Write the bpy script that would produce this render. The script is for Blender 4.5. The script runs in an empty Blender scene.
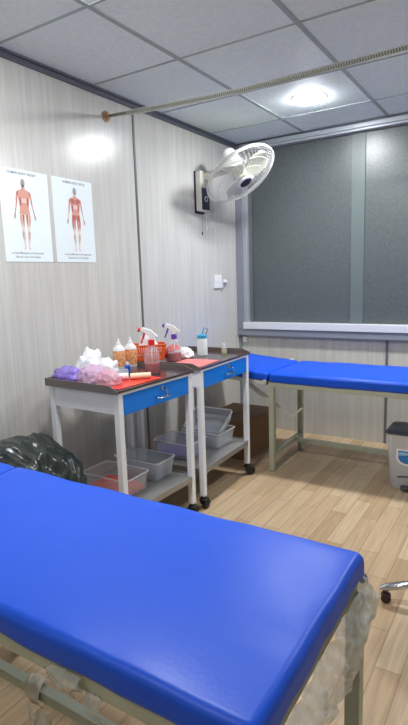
import bpy, bmesh, math, random
from mathutils import Vector, Matrix, noise
random.seed(7)
PI = math.pi
S = bpy.context.scene
C = S.collection

def lin(c):
    return tuple(((v/255)/12.92 if v/255 <= .04045 else ((v/255+.055)/1.055)**2.4) for v in c)

# ------------------------------------------------------------------ materials
def mat(name, rgb, rough=.5, metal=0., spec=.5, alpha=1., trans=0., var=0., vscale=8., bump=0., bscale=40., stretch=(1,1,1), coat=0., sheen=0.):
    m = bpy.data.materials.new(name); m.use_nodes = True
    nt = m.node_tree; N = nt.nodes; L = nt.links
    b = N['Principled BSDF']; col = (*lin(rgb), 1)
    b.inputs['Base Color'].default_value = col
    b.inputs['Roughness'].default_value = rough
    b.inputs['Metallic'].default_value = metal
    b.inputs['Specular IOR Level'].default_value = spec
    b.inputs['Alpha'].default_value = alpha
    b.inputs['Transmission Weight'].default_value = trans
    b.inputs['Coat Weight'].default_value = coat
    if var or bump:
        tc = N.new('ShaderNodeTexCoord'); mp = N.new('ShaderNodeMapping'); mp.inputs['Scale'].default_value = stretch
        L.new(tc.outputs['Object'], mp.inputs['Vector'])
    if var:
        n = N.new('ShaderNodeTexNoise'); n.inputs['Scale'].default_value = vscale; n.inputs['Detail'].default_value = 5
        L.new(mp.outputs['Vector'], n.inputs['Vector'])
        r = N.new('ShaderNodeMapRange'); r.inputs['From Min'].default_value = .3; r.inputs['From Max'].default_value = .7
        r.inputs['To Min'].default_value = 1-var; r.inputs['To Max'].default_value = 1+var
        L.new(n.outputs['Fac'], r.inputs['Value'])
        mx = N.new('ShaderNodeVectorMath'); mx.operation = 'SCALE'
        mx.inputs[0].default_value = col[:3]; L.new(r.outputs['Result'], mx.inputs['Scale'])
        L.new(mx.outputs['Vector'], b.inputs['Base Color'])
    if bump:
        n2 = N.new('ShaderNodeTexNoise'); n2.inputs['Scale'].default_value = bscale; n2.inputs['Detail'].default_value = 4
        L.new(mp.outputs['Vector'], n2.inputs['Vector'])
        bp = N.new('ShaderNodeBump'); bp.inputs['Strength'].default_value = bump; bp.inputs['Distance'].default_value = .01
        L.new(n2.outputs['Fac'], bp.inputs['Height']); L.new(bp.outputs['Normal'], b.inputs['Normal'])
    return m

def emit(name, rgb, strength):
    m = bpy.data.materials.new(name); m.use_nodes = True
    b = m.node_tree.nodes['Principled BSDF']
    b.inputs['Base Color'].default_value = (.9, .9, .9, 1)
    b.inputs['Emission Color'].default_value = (*lin(rgb), 1); b.inputs['Emission Strength'].default_value = strength
    return m

def wall_mat():
    m = mat('laminate_wall_panel', (196, 195, 190), rough=.26, spec=.5)
    nt = m.node_tree; N = nt.nodes; L = nt.links; b = N['Principled BSDF']
    tc = N.new('ShaderNodeTexCoord')
    def stretched(sx, sz, detail):
        mp = N.new('ShaderNodeMapping'); mp.inputs['Scale'].default_value = (sx, sx, sz)
        L.new(tc.outputs['Object'], mp.inputs['Vector'])
        n = N.new('ShaderNodeTexNoise'); n.inputs['Scale'].default_value = 1; n.inputs['Detail'].default_value = detail
        L.new(mp.outputs['Vector'], n.inputs['Vector']); return n
    a = stretched(95, 2.6, 5); c = stretched(30, 1.2, 3)
    ad = N.new('ShaderNodeMath'); ad.operation = 'ADD'; L.new(a.outputs['Fac'], ad.inputs[0]); L.new(c.outputs['Fac'], ad.inputs[1])
    r = N.new('ShaderNodeValToRGB'); r.color_ramp.elements[0].position = .38; r.color_ramp.elements[1].position = .62
    r.color_ramp.elements[0].color = (*lin((196, 194, 188)), 1); r.color_ramp.elements[1].color = (*lin((210, 210, 204)), 1)
    h = N.new('ShaderNodeMath'); h.operation = 'MULTIPLY'; h.inputs[1].default_value = .5; L.new(ad.outputs[0], h.inputs[0])
    L.new(h.outputs[0], r.inputs['Fac']); L.new(r.outputs['Color'], b.inputs['Base Color'])
    bp = N.new('ShaderNodeBump'); bp.inputs['Strength'].default_value = .12; bp.inputs['Distance'].default_value = .003
    L.new(a.outputs['Fac'], bp.inputs['Height']); L.new(bp.outputs['Normal'], b.inputs['Normal'])
    return m

def floor_mat():
    m = mat('wood_laminate_floor', (190, 160, 120), rough=.42, spec=.4)
    nt = m.node_tree; N = nt.nodes; L = nt.links; b = N['Principled BSDF']
    tc = N.new('ShaderNodeTexCoord'); mp = N.new('ShaderNodeMapping'); mp.inputs['Rotation'].default_value = (0, 0, PI/2)
    L.new(tc.outputs['Object'], mp.inputs['Vector'])
    br = N.new('ShaderNodeTexBrick'); L.new(mp.outputs['Vector'], br.inputs['Vector'])
    br.offset = .37; br.inputs['Scale'].default_value = 1; br.inputs['Brick Width'].default_value = .52; br.inputs['Row Height'].default_value = .082
    br.inputs['Mortar Size'].default_value = .0011; br.inputs['Mortar Smooth'].default_value = .3; br.inputs['Bias'].default_value = 0
    br.inputs['Color1'].default_value = (0, 0, 0, 1); br.inputs['Color2'].default_value = (1, 1, 1, 1); br.inputs['Mortar'].default_value = (.5, .5, .5, 1)
    cr = N.new('ShaderNodeValToRGB'); e = cr.color_ramp.elements
    e[0].position = 0; e[0].color = (*lin((180, 150, 113)), 1); e[1].position = 1; e[1].color = (*lin((208, 184, 149)), 1)
    k = e.new(.5); k.color = (*lin((195, 167, 132)), 1)
    L.new(br.outputs['Color'], cr.inputs['Fac'])
    # grain
    m2 = N.new('ShaderNodeMapping'); m2.inputs['Scale'].default_value = (42, 2.6, 1); L.new(tc.outputs['Object'], m2.inputs['Vector'])
    ns = N.new('ShaderNodeTexNoise'); ns.inputs['Scale'].default_value = 1; ns.inputs['Detail'].default_value = 7; ns.inputs['Distortion'].default_value = 1.2
    L.new(m2.outputs['Vector'], ns.inputs['Vector'])
    rg = N.new('ShaderNodeMapRange'); rg.inputs['From Min'].default_value = .3; rg.inputs['From Max'].default_value = .7
    rg.inputs['To Min'].default_value = .80; rg.inputs['To Max'].default_value = 1.08; L.new(ns.outputs['Fac'], rg.inputs['Value'])
    sc = N.new('ShaderNodeVectorMath'); sc.operation = 'SCALE'; L.new(cr.outputs['Color'], sc.inputs[0]); L.new(rg.outputs['Result'], sc.inputs['Scale'])
    mx = N.new('ShaderNodeMix'); mx.data_type = 'RGBA'; L.new(br.outputs['Fac'], mx.inputs['Factor'])
    L.new(sc.outputs['Vector'], mx.inputs[6]); mx.inputs[7].default_value = (*lin((120, 90, 62)), 1)
    L.new(mx.outputs[2], b.inputs['Base Color'])
    return m

def glass_mat():
    m = mat('dark_frosted_film_glass', (50, 62, 62), rough=.34, spec=.65)
    nt = m.node_tree; N = nt.nodes; L = nt.links; b = N['Principled BSDF']
    tc = N.new('ShaderNodeTexCoord'); n = N.new('ShaderNodeTexNoise'); n.inputs['Scale'].default_value = 220; n.inputs['Detail'].default_value = 2
    L.new(tc.outputs['Object'], n.inputs['Vector'])
    r = N.new('ShaderNodeValToRGB'); r.color_ramp.elements[0].position = .35; r.color_ramp.elements[1].position = .68
    r.color_ramp.elements[0].color = (*lin((70, 77, 78)), 1); r.color_ramp.elements[1].color = (*lin((97, 105, 105)), 1)
    L.new(n.outputs['Fac'], r.inputs['Fac']); L.new(r.outputs['Color'], b.inputs['Base Color'])
    return m

M = dict(
    wall=wall_mat(), floor=floor_mat(), glass=glass_mat(),
    tile=mat('ceiling_tile', (232, 244, 242), rough=.6, spec=.3, var=.05, vscale=60, bump=.05, bscale=200),
    tbar=mat('ceiling_grid_metal', (168, 178, 178), rough=.75),
    navy=mat('blue_grey_trim', (92, 96, 106), rough=.4, spec=.5),
    slate=mat('slate_grey_frame', (138, 143, 152), rough=.35),
    alu=mat('brushed_aluminium', (232, 234, 236), rough=.3, metal=.15),
    seam=mat('seam_strip', (116, 118, 120), rough=.3, metal=.2),
    film=mat('sash_stile_behind_film', (98, 110, 108), rough=.4),
    blue=mat('royal_blue_vinyl', (10, 84, 218), rough=.40, spec=.38, bump=.035, bscale=120),
    bframe=mat('pale_green_grey_paint', (180, 184, 162), rough=.4, var=.06, vscale=14),
    bwhite=mat('off_white_bed_paint', (208, 207, 196), rough=.4),
    white=mat('white_painted_metal', (240, 243, 248), rough=.33, spec=.5),
    drawer=mat('bright_blue_drawer_paint', (0, 124, 230), rough=.32),
    top=mat('dark_glossy_worktop', (84, 70, 74), rough=.16, spec=.7, metal=.35, var=.12, vscale=5),
    rim=mat('worktop_rim_grey', (124, 116, 110), rough=.3, metal=.4),
    shelf=mat('grey_metal_shelf', (156, 154, 150), rough=.25, metal=.4, var=.06, vscale=7),
    chrome=mat('chrome', (205, 208, 212), rough=.14, metal=1),
    black=mat('black_rubber', (26, 25, 27), rough=.55),
    bagk=mat('black_bin_bag', (44, 51, 47), rough=.27, spec=.6, bump=.16, bscale=22),
    clear=mat('clear_plastic', (236, 240, 246), rough=.12, alpha=.22, spec=.6),
    clear2=mat('cloudy_clear_plastic', (232, 238, 246), rough=.16, alpha=.32, spec=.5),
    rimc=mat('clear_plastic_rim', (240, 242, 246), rough=.2, alpha=.78, spec=.6),
    red=mat('red_liquid', (140, 4, 22), rough=.15, spec=.6),
    redp=mat('red_plastic', (214, 38, 34), rough=.35),
    redsheet=mat('red_vinyl_sheet', (232, 66, 50), rough=.3, bump=.1, bscale=30),
    pinksheet=mat('pink_red_sheet', (238, 128, 126), rough=.4, bump=.1, bscale=30),
    coral=mat('coral_sheet', (240, 96, 76), rough=.4),
    orange=mat('orange_plastic', (240, 104, 44), rough=.4),
    label=mat('orange_brown_label', (226, 160, 112), rough=.5, var=.45, vscale=75),
    wplast=mat('white_plastic', (238, 238, 238), rough=.35),
    wbag=mat('white_plastic_bag', (240, 236, 238), rough=.3, bump=.3, bscale=30),
    tissue=mat('white_tissue', (246, 246, 248), rough=.8, bump=.3, bscale=35),
    purple=mat('lavender_plastic_bag', (160, 132, 236), rough=.2, alpha=.62, bump=.4, bscale=28),
    pink=mat('pink_plastic_bag', (246, 204, 236), rough=.12, alpha=.46, bump=.4, bscale=30),
    pink2=mat('rosy_plastic_bag', (250, 196, 212), rough=.12, alpha=.46, bump=.4, bscale=30),
    purp=mat('purple_plastic', (108, 62, 178), rough=.35),
    bluep=mat('blue_plastic', (24, 96, 200), rough=.35),
    cyan=mat('turquoise_plastic', (52, 164, 206), rough=.35),
    milky=mat('milky_plastic', (226, 232, 230), rough=.35),
    yellow=mat('yellow_green_liquid', (196, 204, 84), rough=.2),
    cream=mat('cream_roll', (242, 224, 190), rough=.6),
    ivory=mat('ivory_fan_plastic', (226, 224, 212), rough=.35),
    fanw=mat('white_fan_plastic', (236, 236, 234), rough=.35),
    blade=mat('pale_translucent_blade', (226, 228, 208), rough=.3, alpha=.78),
    wire=mat('white_coated_wire', (226, 226, 222), rough=.35),
    panel=mat('dark_navy_panel', (30, 32, 52), rough=.3),
    paper=mat('poster_paper', (236, 246, 248), rough=.3, spec=.5),
    ink=mat('poster_ink', (70, 74, 84), rough=.6),
    skin=mat('print_salmon', (218, 158, 140), rough=.4),
    mus=mat('print_red_muscle', (186, 100, 92), rough=.4),
    bone=mat('print_pale_tendon', (232, 214, 204), rough=.4),
    grey=mat('print_grey_head', (158, 152, 154), rough=.4),
    coil=mat('old_brass_coil', (200, 204, 190), rough=.4, metal=.1),
    rod=mat('dark_rod', (140, 142, 128), rough=.5, metal=.3),
    brass=mat('brass_flange', (176, 142, 112), rough=.35, metal=.6),
    card=mat('brown_cardboard', (134, 104, 76), rough=.8, var=.08, vscale=6),
    bing=mat('light_grey_bin_plastic', (206, 210, 218), rough=.45, bump=.08, bscale=300),
    lid=mat('dark_grey_lid', (70, 74, 84), rough=.5),
    binblue=mat('blue_sticker', (40, 120, 200), rough=.35),
    binlight=mat('pale_blue_sticker', (150, 204, 236), rough=.35),
    scrapm=mat('thin_torn_film', (214, 216, 206), rough=.2, alpha=.38, spec=.6, bump=.5, bscale=36),
    wrap=mat('torn_clear_wrap', (238, 238, 230), rough=.10, alpha=.60, spec=.8, bump=.6, bscale=36),
    masking=mat('beige_torn_tape', (206, 196, 172), rough=.6, bump=.3, bscale=40),
    caster=mat('dark_maroon_wheel', (62, 34, 44), rough=.5),
    lamp=emit('lamp_diffuser', (245, 248, 252), 62.),
    fill_lamp=emit('added_fill_diffuser', (252, 250, 246), 24.),  # weaker glow for the fill light added behind the camera
)

# ------------------------------------------------------------------ mesh builder
class MB:
    def __init__(s): s.bm = bmesh.new(); s.mi = 0
    def _mark(s, faces):
        for f in faces: f.material_index = s.mi
    def box(s, a, b, rot=None, piv=None):
        a = Vector(a); b = Vector(b); vs = []
        for i in range(8):
            p = Vector((b.x if i & 1 else a.x, b.y if i & 2 else a.y, b.z if i & 4 else a.z))
            if rot is not None: p = rot @ (p-Vector(piv))+Vector(piv)
            vs.append(s.bm.verts.new(p))
        fs = [s.bm.faces.new([vs[j] for j in q]) for q in ((0,2,3,1),(4,5,7,6),(0,1,5,4),(2,6,7,3),(0,4,6,2),(1,3,7,5))]
        s._mark(fs); return s
    def bar(s, p, q, w, h=None, up=(0,0,1)):
        p = Vector(p); q = Vector(q); h = h or w; d = (q-p).normalized(); u = Vector(up)
        if abs(d.dot(u)) > .99: u = Vector((1,0,0))
        sd = d.cross(u).normalized(); u = sd.cross(d).normalized(); vs = []
        for e in (p, q):
            for a, b in ((-1,-1),(1,-1),(1,1),(-1,1)): vs.append(s.bm.verts.new(e+sd*a*w/2+u*b*h/2))
        fs = [s.bm.faces.new([vs[j] for j in k]) for k in ((0,1,2,3),(7,6,5,4),(0,4,5,1),(1,5,6,2),(2,6,7,3),(3,7,4,0))]
        s._mark(fs); return s
    def tube(s, pts, r, n=8, cap=True):
        pts = [Vector(p) for p in pts]; rings = []; last = None
        for i, p in enumerate(pts):
            d = (pts[min(i+1, len(pts)-1)]-pts[max(i-1, 0)]).normalized()
            if last is None:
                u = Vector((0,0,1)) if abs(d.z) < .9 else Vector((1,0,0))
                a = d.cross(u).normalized()
            else: a = (last-d*last.dot(d)).normalized()
            last = a; b = d.cross(a); rr = r[i] if isinstance(r, (list, tuple)) else r
            rings.append([s.bm.verts.new(p+(a*math.cos(2*PI*k/n)+b*math.sin(2*PI*k/n))*rr) for k in range(n)])
        fs = []
        for A, B in zip(rings, rings[1:]):
            for k in range(n): fs.append(s.bm.faces.new((A[k], A[(k+1)%n], B[(k+1)%n], B[k])))
        if cap: fs.append(s.bm.faces.new(rings[0][::-1])); fs.append(s.bm.faces.new(rings[-1]))
        s._mark(fs); return s
    def lathe(s, prof, mtx=None, n=24, sx=1, sy=1):
        mtx = mtx or Matrix(); rings = []; fs = []
        for r, z in prof:
            if r < 1e-5: rings.append([s.bm.verts.new(mtx @ Vector((0,0,z)))])
            else: rings.append([s.bm.verts.new(mtx @ Vector((r*sx*math.cos(2*PI*k/n), r*sy*math.sin(2*PI*k/n), z))) for k in range(n)])
        for A, B in zip(rings, rings[1:]):
            for k in range(n):
                k2 = (k+1)%n
                if len(A) == 1 and len(B) == 1: continue
                if len(A) == 1: fs.append(s.bm.faces.new((A[0], B[k2], B[k])))
                elif len(B) == 1: fs.append(s.bm.faces.new((A[k], A[k2], B[0])))
                else: fs.append(s.bm.faces.new((A[k], A[k2], B[k2], B[k])))
        s._mark(fs); return s
    def poly(s, pts):
        f = s.bm.faces.new([s.bm.verts.new(Vector(p)) for p in pts]); s._mark([f]); return s
    def grid(s, nu, nv, fn):
        g = [[s.bm.verts.new(fn(i/nu, j/nv)) for j in range(nv+1)] for i in range(nu+1)]; fs = []
        for i in range(nu):
            for j in range(nv): fs.append(s.bm.faces.new((g[i][j], g[i+1][j], g[i+1][j+1], g[i][j+1])))
        s._mark(fs); return s
    def build(s, name, m, parent=None, smooth=False, bevel=0, seg=2, thick=0, recalc=True):
        if recalc: bmesh.ops.recalc_face_normals(s.bm, faces=s.bm.faces[:])
        me = bpy.data.meshes.new(name); s.bm.to_mesh(me); s.bm.free()
        for x in (m if isinstance(m, (list, tuple)) else [m]): me.materials.append(M[x] if isinstance(x, str) else x)
        o = bpy.data.objects.new(name, me); C.objects.link(o)
        if parent: o.parent = parent
        if smooth:
            for p in me.polygons: p.use_smooth = True
            if smooth == 'auto': me.set_sharp_from_angle(angle=math.radians(38))
        if thick:
            t = o.modifiers.new('thickness', 'SOLIDIFY'); t.thickness = thick; t.offset = 0
        if bevel:
            bv = o.modifiers.new('bevel', 'BEVEL'); bv.width = bevel; bv.segments = seg; bv.limit_method = 'ANGLE'
        return o

def thing(name, label, cat, loc=(0,0,0), rz=0, group=None):
    o = bpy.data.objects.new(name, None); C.objects.link(o); o.empty_display_size = .05
    o.location = loc; o.rotation_euler = (0, 0, rz); tag(o, label, cat, group); return o
def tag(o, label, cat, group=None):
    o['label'] = label; o['category'] = cat
    if group: o['group'] = group
    return o
def struct(o): o['kind'] = 'structure'; return o
def T(x, y, z): return Matrix.Translation((x, y, z))
def aim(p, d):
    return Matrix.Translation(p) @ Vector(d).normalized().to_track_quat('Z', 'Y').to_matrix().to_4x4()

def soft_box(lx, ly, lz, r, bulge=.0, amp=.0, seed=0, nmid=26):
    """rounded upholstered pad centred on the origin, wrinkled a little along its rim"""
    def axis(h, n):
        m = h-r; out = [-(m+r*math.tan(t*PI/16)) for t in (4,3,2,1)]
        out += [-m+2*m*i/n for i in range(n+1)]
        return out+[m+r*math.tan(t*PI/16) for t in (1,2,3,4)]
    hx, hy, hz = lx/2, ly/2, lz/2
    ax = axis(hx, nmid); ay = axis(hy, max(6, int(nmid*ly/lx))); az = axis(hz, 2)
    bm = bmesh.new(); cache = {}
    def V(x, y, z):
        k = (round(x,5), round(y,5), round(z,5))
        if k in cache: return cache[k]
        c = Vector((max(-hx+r, min(hx-r, x)), max(-hy+r, min(hy-r, y)), max(-hz+r, min(hz-r, z))))
        p = Vector((x, y, z)); d = p-c
        if d.length > 1e-9: p = c+d.normalized()*r
        if p.z > 0: p.z += bulge*(1-(x/hx)**4)*(1-(y/hy)**4)
        if amp:
            e = max(abs(x/hx), abs(y/hy)); w = .25+.75*max(0, (e-.75)/.25)
            q = Vector((x*9+seed, y*14, z*10+seed)); p += (d.normalized() if d.length > 1e-9 else Vector((0,0,1)))*amp*w*noise.noise(q)
        cache[k] = bm.verts.new(p); return cache[k]
    def face(A, B, f):
        for i in range(len(A)-1):
            for j in range(len(B)-1):
                bm.faces.new((V(*f(A[i],B[j])), V(*f(A[i+1],B[j])), V(*f(A[i+1],B[j+1])), V(*f(A[i],B[j+1]))))
    for s_ in (-1, 1):
        face(ax, ay, lambda a, b: (a, b, s_*hz)); face(ax, az, lambda a, b: (a, s_*hy, b)); face(ay, az, lambda a, b: (s_*hx, a, b))
    return bm

def crumple(rx, ry, rz, amp=.3, freq=2.2, seed=0, sub=4, flat=0., floor0=True):
    """crumpled soft mass standing on z = 0"""
    bm = bmesh.new(); bmesh.ops.create_icosphere(bm, subdivisions=sub, radius=1)
    for v in bm.verts:
        p = v.co.copy(); q = p*freq+Vector((seed*7.3, seed*3.1, seed*1.7))
        a = 1-abs(noise.noise(q))*2; b = noise.noise(q*2.3); c = 1-2*abs(noise.noise(q*3.7))
        k = 1+amp*(a*.55+b*.45+c*.28-.3)
        p = p*k; z = p.z*rz*(1 if p.z > 0 else .25)
        v.co = Vector((p.x*rx, p.y*ry, max(0, z+rz*.2)))
    m = MB(); m.bm.free(); m.bm = bm; return m

# ------------------------------------------------------------------ setting
XR, YB, YF, H = 3.45, 3.88, -1.25, 2.31
struct(MB().box((-.08, YF-.08, -.06), (XR+.08, YB+.2, 0)).build('floor', 'floor'))
struct(MB().box((-.08, YF-.08, H), (XR+.08, YB+.2, H+.05)).build('ceiling', 'tile'))
struct(MB().box((-.08, YF, 0), (0, YB+.0, H)).build('wall_left', 'wall'))
struct(MB().box((XR, YF, 0), (XR+.08, YB, H)).build('wall_right', 'wall'))
struct(MB().box((-.08, YF-.08, 0), (XR+.08, YF, H)).build('wall_front', 'wall'))
WX0, WX1, WZ0, WZ1 = .10, 2.95, .895, 2.245
wb = MB(); Y1 = YB+.09
wb.box((-.08, YB, 0), (XR+.08, Y1, .80)); wb.box((-.08, YB, .80), (.05, Y1, H)); wb.box((3.0, YB, .80), (XR+.08, Y1, H)); wb.box((.05, YB, 2.27), (3.0, Y1, H))
struct(wb.build('wall_back', 'wall'))
# ceiling tee grid
g = MB()
for k in range(6):
    x = -.02+.605*k
    if .05 < x < XR: g.box((x-.011, YF, H-.004), (x+.011, YB, H+.002))
for k in range(9):
    y = 1.628+.606*(k-4)
    if YF < y < YB: g.box((0, y-.006, H-.0035), (XR, y+.006, H+.002))
struct(g.build('trim_1', 'tbar'))
# cornice trims, seams
struct(MB().box((0, YF, H-.032), (.014, YB, H)).box((0, YF, H-.01), (.03, YB, H)).build('trim_2', 'navy', bevel=.001))
struct(MB().box((.0, YB-.035, H-.012), (XR, YB, H)).build('trim_3', 'navy'))
def seam(n, a, b): struct(MB().box(a, b).build('trim_%d' % n, 'seam', bevel=.001))
for n, y in ((4, 2.585), (5, 1.365), (6, .145)): seam(n, (0, y-.008, 0), (.005, y+.008, H-.03))
seam(7, (1.202, YB-.005, 0), (1.220, YB, .785)); seam(8, (2.42, YB-.005, 0), (2.438, YB, .785))
struct(MB().box((0, YB-.02, 0), (.02, YB, .785)).box((0, YB-.03, .785), (.03, YB, H-.03)).build('trim_9', 'slate'))

# window
w = bpy.data.objects.new('window_1', None); C.objects.link(w); w.location = (1.5, YB, .8); struct(w)
def wl(a, b): return (a[0]-1.5, a[1]-YB, a[2]-.8), (b[0]-1.5, b[1]-YB, b[2]-.8)
f = MB()
f.box(*wl((.0, YB-.045, .785), (3.02, YB+.02, .840))); f.box(*wl((.0, YB-.045, .840), (.06, YB+.02, 2.29)))
f.build('outer_frame', 'slate', w, bevel=.003)
f = MB()
f.box(*wl((.06, YB-.055, .840), (3.0, YB+.02, .895))); f.box(*wl((2.95, YB-.035, .895), (3.0, YB+.02, 2.245)))
f.build('sill_frame', 'alu', w, bevel=.003)
f = MB(); f.box(*wl((.06, YB-.035, .895), (.10, YB+.02, 2.245)))
f.box(*wl((.06, YB-.05, 2.245), (3.0, YB+.02, 2.262))); f.box(*wl((.06, YB-.06, 2.262), (3.0, YB+.02, 2.292)))
f.build('upper_frame', mat('dull_aluminium', (178, 184, 190), rough=.3, metal=.3), w, bevel=.003)
MB().box(*wl((.10, YB-.004, .89), (.125, YB+.015, 2.25))).build('glazing_bead', 'seam', w)
MB().box(*wl((.10, YB+.012, .89), (2.96, YB+.020, 2.25))).build('glass_pane', 'glass', w)
MB().box(*wl((.935, YB+.004, .895), (1.03, YB+.0125, 2.245))).build('sash_stile', 'film', w)
MB().box(*wl((1.98, YB+.004, .895), (2.08, YB+.0125, 2.245))).build('sash_stile', 'film', w)

# ------------------------------------------------------------------ lamps
lamps = [((.886, 3.165), 'round glowing ceiling downlight between the curtain rail and the window'),
         ((.886, 1.33), 'round ceiling downlight above the blue bed and the anatomy posters'),
         ((.886, -.49), 'added unseen fill light on the ceiling behind the viewpoint, nearest the front wall'),  # added out of view to brighten the lower left wall and trolley side
         ((2.096, 3.165), 'round ceiling downlight above the far blue bed and the pedal bin')]
src = None
for (x, y), lab in lamps:
    if src is None:
        src = thing('ceiling_light', lab, 'ceiling light', (x, y, H), 0, 'round ceiling downlights')
        MB().lathe([(.098, 0), (.108, 0), (.107, -.003), (.099, -.005), (.096, -.003), (.098, 0)], n=40).build('light_frame', 'fanw', src, smooth='auto')
        MB().lathe([(0, -.022), (.035, -.021), (.070, -.016), (.088, -.011), (.097, -.006), (.097, -.0005), (0, -.0005)], n=40).build('diffuser', 'lamp', src)
    else:
        c = src.copy(); C.objects.link(c); c.location = (x, y, H); c['label'] = lab
        for ch in src.children:
            d = ch.copy(); C.objects.link(d); d.parent = c
            if y < 0 and ch.name.startswith('diffuser'): d.data = ch.data.copy(); d.data.materials[0] = M['fill_lamp']

# ------------------------------------------------------------------ curtain rail (spiral sleeve on a rod)
cr = thing('curtain_rail', 'brass-coloured spiral curtain rail running across the room under the ceiling', 'curtain rail', (0, 2.347, 2.17))
def railz(x): return .010-.038*math.sin(PI*min(x, 1.0)/2.0) if x < 1.0 else -.028+.012*(x-1.0)
MB().tube([(x, 0, railz(x)) for x in [XR*i/24 for i in range(25)]], .0085, 8).build('rod', 'rod', cr, smooth=True)
pts = []; n = 290
for i in range(n*10+1):
    x = .16+(XR-.18)*i/(n*10); a = 2*PI*i/10
    pts.append((x, (.0125)*math.cos(a), railz(x)+.0125*math.sin(a)))
MB().tube(pts, .0024, 5).build('coil', 'coil', cr, smooth=True)
for x, s_ in ((0, 1), (XR, -1)):
    MB().lathe([(0, 0), (.030, 0), (.030, .006), (.018, .010), (.016, .03), (0, .03)], aim((x, 0, railz(x)), (s_, 0, 0))).build('flange', 'brass', cr, smooth='auto')

# ------------------------------------------------------------------ posters
def poster(y0, y1, title, back, lab):
    zc0, zc1 = 1.374, 1.802; h = zc1-zc0; wd = y1-y0
    t = thing('anatomy_poster', lab, 'poster', (0, (y0+y1)/2, zc0), 0, 'anatomy posters on the left wall')
    MB().box((.0005, -wd/2, 0), (.0025, wd/2, h)).build('sheet', 'paper', t)
    fg = MB(); X = .0031; s_ = h*.775; z0 = h*.135; cy = .01 if back else -.012
    def P(u, v, lay=0): return (X+lay*.0003, cy+u*s_, z0+v*s_)
    def sym(pts, lay=0, mi=0):
        fg.mi = mi
        for sg in (-1, 1): fg.poly([P(sg*u, v, lay) for u, v in (pts if sg > 0 else pts[::-1])])
    # base body halves: leg, trunk, arm
    sym([(.0,.86),(.03,.87),(.035,.845),(.085,.83),(.118,.81),(.122,.77),(.10,.72),(.088,.66),(.078,.60),(.086,.55),(.094,.50),(.0,.50)])
    sym([(.005,.505),(.094,.505),(.100,.44),(.088,.36),(.070,.29),(.074,.22),(.062,.13),(.048,.06),(.05,.03),(.074,.008),(.05,0),(.026,.005),(.022,.05),(.024,.13),(.022,.22),(.026,.29),(.012,.40)], 0, 2)
    sym([(.100,.82),(.126,.80),(.138,.74),(.146,.66),(.160,.58),(.178,.51),(.196,.46),(.19,.415),(.176,.43),(.162,.47),(.158,.51),(.140,.58),(.122,.65),(.112,.72)], 0, 0)
    # head
    fg.mi = 3; fg.poly([P(.037*math.cos(a*PI/8), .935+.057*math.sin(a*PI/8), 1) for a in range(16)])
    fg.mi = 0 if not back else 2
    fg.poly([P(x_, z_, 1) for x_, z_ in ((-.024,.905),(-.022,.855),(.022,.855),(.024,.905))])
    # muscles
    sym([(.008,.81),(.070,.82),(.098,.79),(.085,.75),(.04,.735),(.008,.745)], 1, 1 if back else 0)
    sym([(.092,.825),(.120,.80),(.124,.765),(.106,.755),(.095,.79)], 1, 1)
    sym([(.05,.725),(.08,.735),(.078,.66),(.07,.60),(.05,.62)], 1, 1)
    sym([(.004,.72),(.04,.72),(.038,.66),(.004,.66)], 1, 2)
    sym([(.004,.65),(.036,.65),(.034,.60),(.004,.59)], 1, 0)
    sym([(.016,.49),(.05,.50),(.045,.40),(.036,.31),(.026,.36)], 1, 1)
    sym([(.062,.50),(.09,.49),(.088,.40),(.07,.32),(.056,.38)], 1, 1 if back else 0)
    sym([(.034,.25),(.044,.25),(.040,.12),(.030,.14)], 1, 3)
    sym([(.056,.27),(.068,.25),(.062,.16),(.052,.15)], 1, 1)
    sym([(.124,.74),(.134,.73),(.140,.66),(.128,.64)], 1, 1)
    sym([(.148,.58),(.158,.58),(.172,.51),(.162,.50)], 1, 2 if back else 3)
    sym([(.166,.47),(.184,.49),(.194,.455),(.188,.42),(.176,.43)], 2, 3)
    if back: sym([(.006,.56),(.07,.57),(.084,.52),(.06,.475),(.01,.485)], 2, 1)
    fg.build('printed_figure', ['skin', 'mus', 'bone', 'grey'], t, recalc=False)
    def text(s, size, z):
        cu = bpy.data.curves.new('tx', 'FONT'); cu.body = s; cu.size = size; cu.align_x = 'CENTER'; cu.offset = .00012; cu.resolution_u = 2
        o = bpy.data.objects.new('tx', cu); C.objects.link(o); dg = bpy.context.evaluated_depsgraph_get(); dg.update()
        me = bpy.data.meshes.new_from_object(o.evaluated_get(dg)); bpy.data.objects.remove(o); bpy.data.curves.remove(cu)
        me.transform(Matrix.Translation((.0030, cy, z)) @ Matrix.Rotation(PI/2, 4, 'Z') @ Matrix.Rotation(PI/2, 4, 'X'))
        me.materials.clear(); me.materials.append(M['ink']); q = bpy.data.objects.new('printed_text', me); C.objects.link(q); q.parent = t
    text(title, .0165, h*.945); text('Le Corps Musculaire and Department', .0125, h*.088); text('Take the Care of Our Bodies', .0125, h*.045)
poster(1.600, 1.885, 'HUMAN BODY FRONT', False, 'white anatomy poster with a reddish muscle figure seen from the front')
poster(1.911, 2.196, 'HUMAN BODY BACK', True, 'white anatomy poster with a muscle figure seen from the back')

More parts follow.
